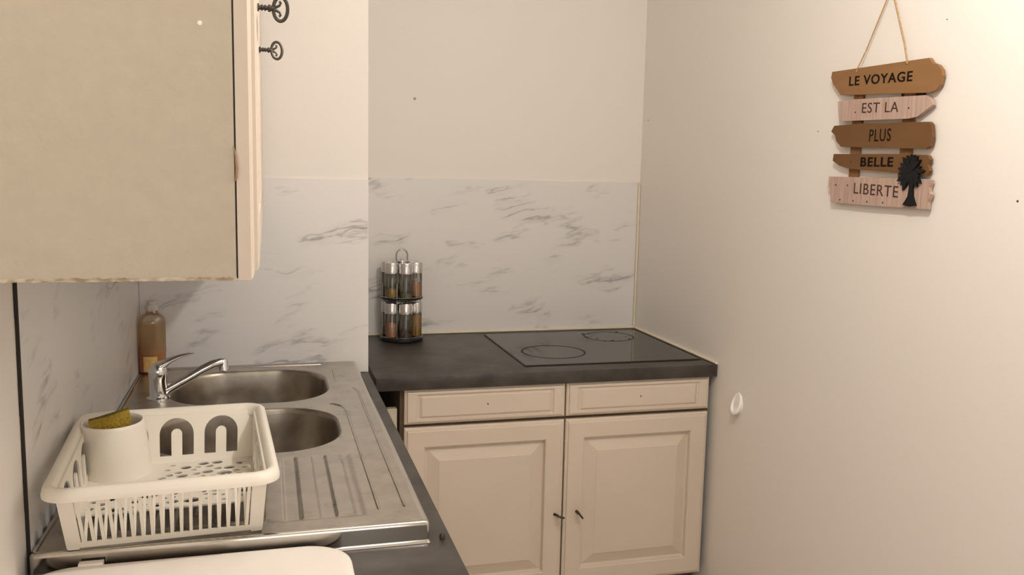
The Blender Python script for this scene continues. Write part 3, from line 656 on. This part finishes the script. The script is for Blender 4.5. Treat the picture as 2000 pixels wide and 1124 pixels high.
for k in 'ABCDE':
    m = {'A': MDF, 'B': PINKW, 'C': MDFD, 'D': MDFD, 'E': PINKW}[k]
    b_ = sboard(m, OUT[k], 0.0062, 0.0150); b_['label'] = LAB[k]
    tx = TXT[k]; lettering(tx[0], tx[1], tx[2], tx[3], tx[4], 0.0150, INK if k != 'B' and k != 'E' else INKB, b_)
    nails = {'B': [(-0.655, 1.607), (-0.835, 1.606)], 'D': [(-0.652, 1.492)], 'E': [(-0.60, 1.437), (-0.645, 1.437), (-0.62, 1.402), (-0.67, 1.401), (-0.72, 1.401), (-0.775, 1.401)]}.get(k, [])
    for y_, z_ in nails:
        bm = B(); lathe(bm, [(0.0021, 0), (0.0021, 0.0006)], 8); bmesh.ops.rotate(bm, cent=(0, 0, 0), matrix=Matrix.Rotation(-PI / 2, 3, 'Y'), verts=bm.verts)
        obj('nail', place(bm, W - 0.0150, y_, z_), HOLE, b_, world=True)
for y0_, y1_ in ((-0.797, -0.806), (-0.842, -0.868)):
    bm = B(); box(bm, W - 0.0060, W - 0.0012, y1_, y0_, 1.622, 1.652); obj('clip', bm, PALM, t, world=True, smooth=False)
# palm: trunk, foot and a crown of fronds, as one cut-out with thickness
pt = t
bm = B(); plate(bm, [(-0.8575, 1.462), (-0.8605, 1.435), (-0.8585, 1.418), (-0.8500, 1.4060), (-0.8440, 1.3995), (-0.8640, 1.3965), (-0.8840, 1.3990), (-0.8790, 1.4080), (-0.8735, 1.418), (-0.8715, 1.435), (-0.8705, 1.462)], [], 0.005, lambda u, v, w: (W - 0.0152 - w, u, v))
palm = obj('palm_tree', bm, PALM, pt, world=True, smooth=False); palm['label'] = 'black cut-out palm tree'
PC = Vector((-0.862, 1.471))
fr = [(96, .036, .0062), (78, .036, .0060), (61, .037, .0060), (114, .037, .0064), (133, .041, .0072), (152, .038, .0070), (171, .041, .0072), (190, .036, .0070), (208, .046, .0078), (226, .042, .0070), (243, .046, .0076), (42, .037, .0062), (20, .031, .0060), (2, .041, .0072), (-20, .031, .0066), (-38, .041, .0070), (-56, .040, .0074), (-72, .036, .0060), (262, .026, .0055)]
for i, (a, L, w_) in enumerate(fr):
    a = math.radians(a); dirv = Vector((-math.cos(a), math.sin(a))); nrm = Vector((-dirv.y, dirv.x))     # picture right is -y
    pts = []
    for s in (0, .25, .55, .8, 1.0): pts.append(PC + dirv * L * s + nrm * w_ * (0.35 + 0.65 * math.sin(PI * min(1, s * 0.9 + 0.1))) * 0.75 * (1 if s < 1 else 0.05))
    for s in (.8, .55, .25, 0): pts.append(PC + dirv * L * s - nrm * w_ * (0.35 + 0.65 * math.sin(PI * min(1, s * 0.9 + 0.1))) * 0.75)
    bm = B(); dd = 0.0152 + 0.0006 * (i % 3)
    plate(bm, [tuple(p) for p in pts], [], 0.005 + 0.0004 * (i % 4), lambda u, v, w: (W - dd - w, u, v)); obj('frond', bm, PALM, palm, world=True, smooth=False)
# twine over a nail above the frame
bm = B(); NP = (W - 0.010, -0.7450, 1.874)
def tw(y, z): 
    return [Vector(sgn(y, z, 0.0165)), Vector(sgn(y, z + 0.004, 0.0160))] + [Vector(sgn(y, z + 0.004, 0.012)).lerp(Vector(NP), f) for f in (0.25, 0.5, 0.75, 1.0)]
tube(bm, tw(-0.6505, 1.700), 0.0016, 8); tube(bm, tw(-0.8205, 1.700), 0.0019, 8); obj('twine', bm, TWINE, t, world=True)
bm = B(); lathe(bm, [(0.0016, 0), (0.0016, 0.018), (0.004, 0.0185), (0.004, 0.020)], 10); bmesh.ops.rotate(bm, cent=(0, 0, 0), matrix=Matrix.Rotation(-PI / 2, 3, 'Y'), verts=bm.verts)
tag(obj('nail', place(bm, W + 0.0, -0.745, 1.8755), IRON, origin=(W, -0.745, 1.8755)), 'nail holding the twine of the wooden sign', 'nail')

# ------------------------------------------------------------------ white adhesive hook on the right wall
t = thing('wall_hook', 'small white oval adhesive hook on the right wall by the cabinets', 'hook', (W, -0.186, 0.784))
def egg(hw, hh, d, zo=0, n=32, sh=0.25):
    out = []
    for i in range(n):
        a = 2 * PI * i / n; z = math.sin(a); out.append((-d, hw * math.cos(a) * (1 - sh * z * 0.5 - 0.05), zo + hh * z))
    return out
bm = B(); loft(bm, [egg(.023, .031, 0.0003), egg(.0235, .0315, .002), egg(.0215, .0295, .0042), egg(.018, .026, .0048)]); obj('back_plate', bm, WCERAM, t, sharp=50)
bm = B(); pts = []
for i in range(25):                                            # raised lip that deepens towards the bottom
    a = math.radians(-90 - 150 + 300 * i / 24); k = 0.5 - 0.5 * math.sin(a)
    pts.append((-0.004 - 0.0125 * k ** 1.5, 0.0205 * math.cos(a) * (1 - 0.12 * math.sin(a)), 0.0285 * math.sin(a)))
tube(bm, pts, [0.0020 + 0.0045 * (0.5 - 0.5 * math.sin(math.radians(-240 + 300 * i / 24))) for i in range(25)], 10)
loft(bm, [egg(.0215, .029, .0035), [(-0.006 - 0.010 * (0.5 - 0.5 * math.sin(2 * PI * i / 32)) ** 2, 0.018 * math.cos(2 * PI * i / 32), -0.004 + 0.021 * math.sin(2 * PI * i / 32)) for i in range(32)]], False, True)
obj('hook_lip', bm, WCERAM, t, sharp=60)

# ------------------------------------------------------------------ small marks on the walls
def mark(name, label, cat, loc, axis, r, m):
    bm = B(); lathe(bm, [(r, 0), (r, 0.0008), (r * 0.6, 0.0011)], 10)
    if axis == 'x': R_ = Matrix.Rotation(-PI / 2, 3, 'Y')
    else: R_ = Matrix.Rotation(PI / 2, 3, 'X')
    bmesh.ops.rotate(bm, cent=(0, 0, 0), matrix=R_, verts=bm.verts)
    o = obj(name, bm, m); o.location = loc; tag(o, label, cat)
mark('wall_plug', 'grey filled screw hole high on the recess wall above the spice rack', 'wall plug', (0.825, DR, 1.693), 'y', 0.0052, PLASTER)
mark('pin_hole', 'tiny dark pin hole in the right wall above and right of the sign', 'hole', (W, -0.910, 1.780), 'x', 0.0012, HOLE)
mark('pin_hole', 'tiny dark pin hole in the right wall left of the sign', 'hole', (W, -0.4917, 1.5694), 'x', 0.0014, HOLE)
mark('pin_hole', 'dark pin hole in the right wall near the picture edge, right of the sign', 'hole', (W, -1.130, 1.418), 'x', 0.0022, HOLE)
mark('pin_hole', 'small dark chip in the right wall close to the recess corner', 'hole', (W, 0.555, 1.648), 'x', 0.0032, PLASTER)

# ------------------------------------------------------------------ ceiling lamp (the room's light, above the frame)
t = thing('ceiling_lamp', 'bare bulb pendant lamp hanging from the kitchen ceiling', 'lamp', (0.95, -1.52, CH))
bm = B(); lathe(bm, [(0.045, -0.0005), (0.045, -0.015), (0.010, -0.030)], 24); obj('ceiling_rose', bm, WCERAM, t)
bm = B(); lathe(bm, [(0.003, -0.029), (0.003, -0.180)], 10); obj('cord', bm, BPLAST, t)
bm = B(); lathe(bm, [(0.012, -0.180), (0.020, -0.185), (0.020, -0.220), (0.015, -0.226)], 20); obj('bulb_holder', bm, WCERAM, t)
bm = B(); lathe(bm, [(0.012, -0.226), (0.013, -0.236), (0.011, -0.242)], 20); obj('bulb_neck', bm, BULB, t)
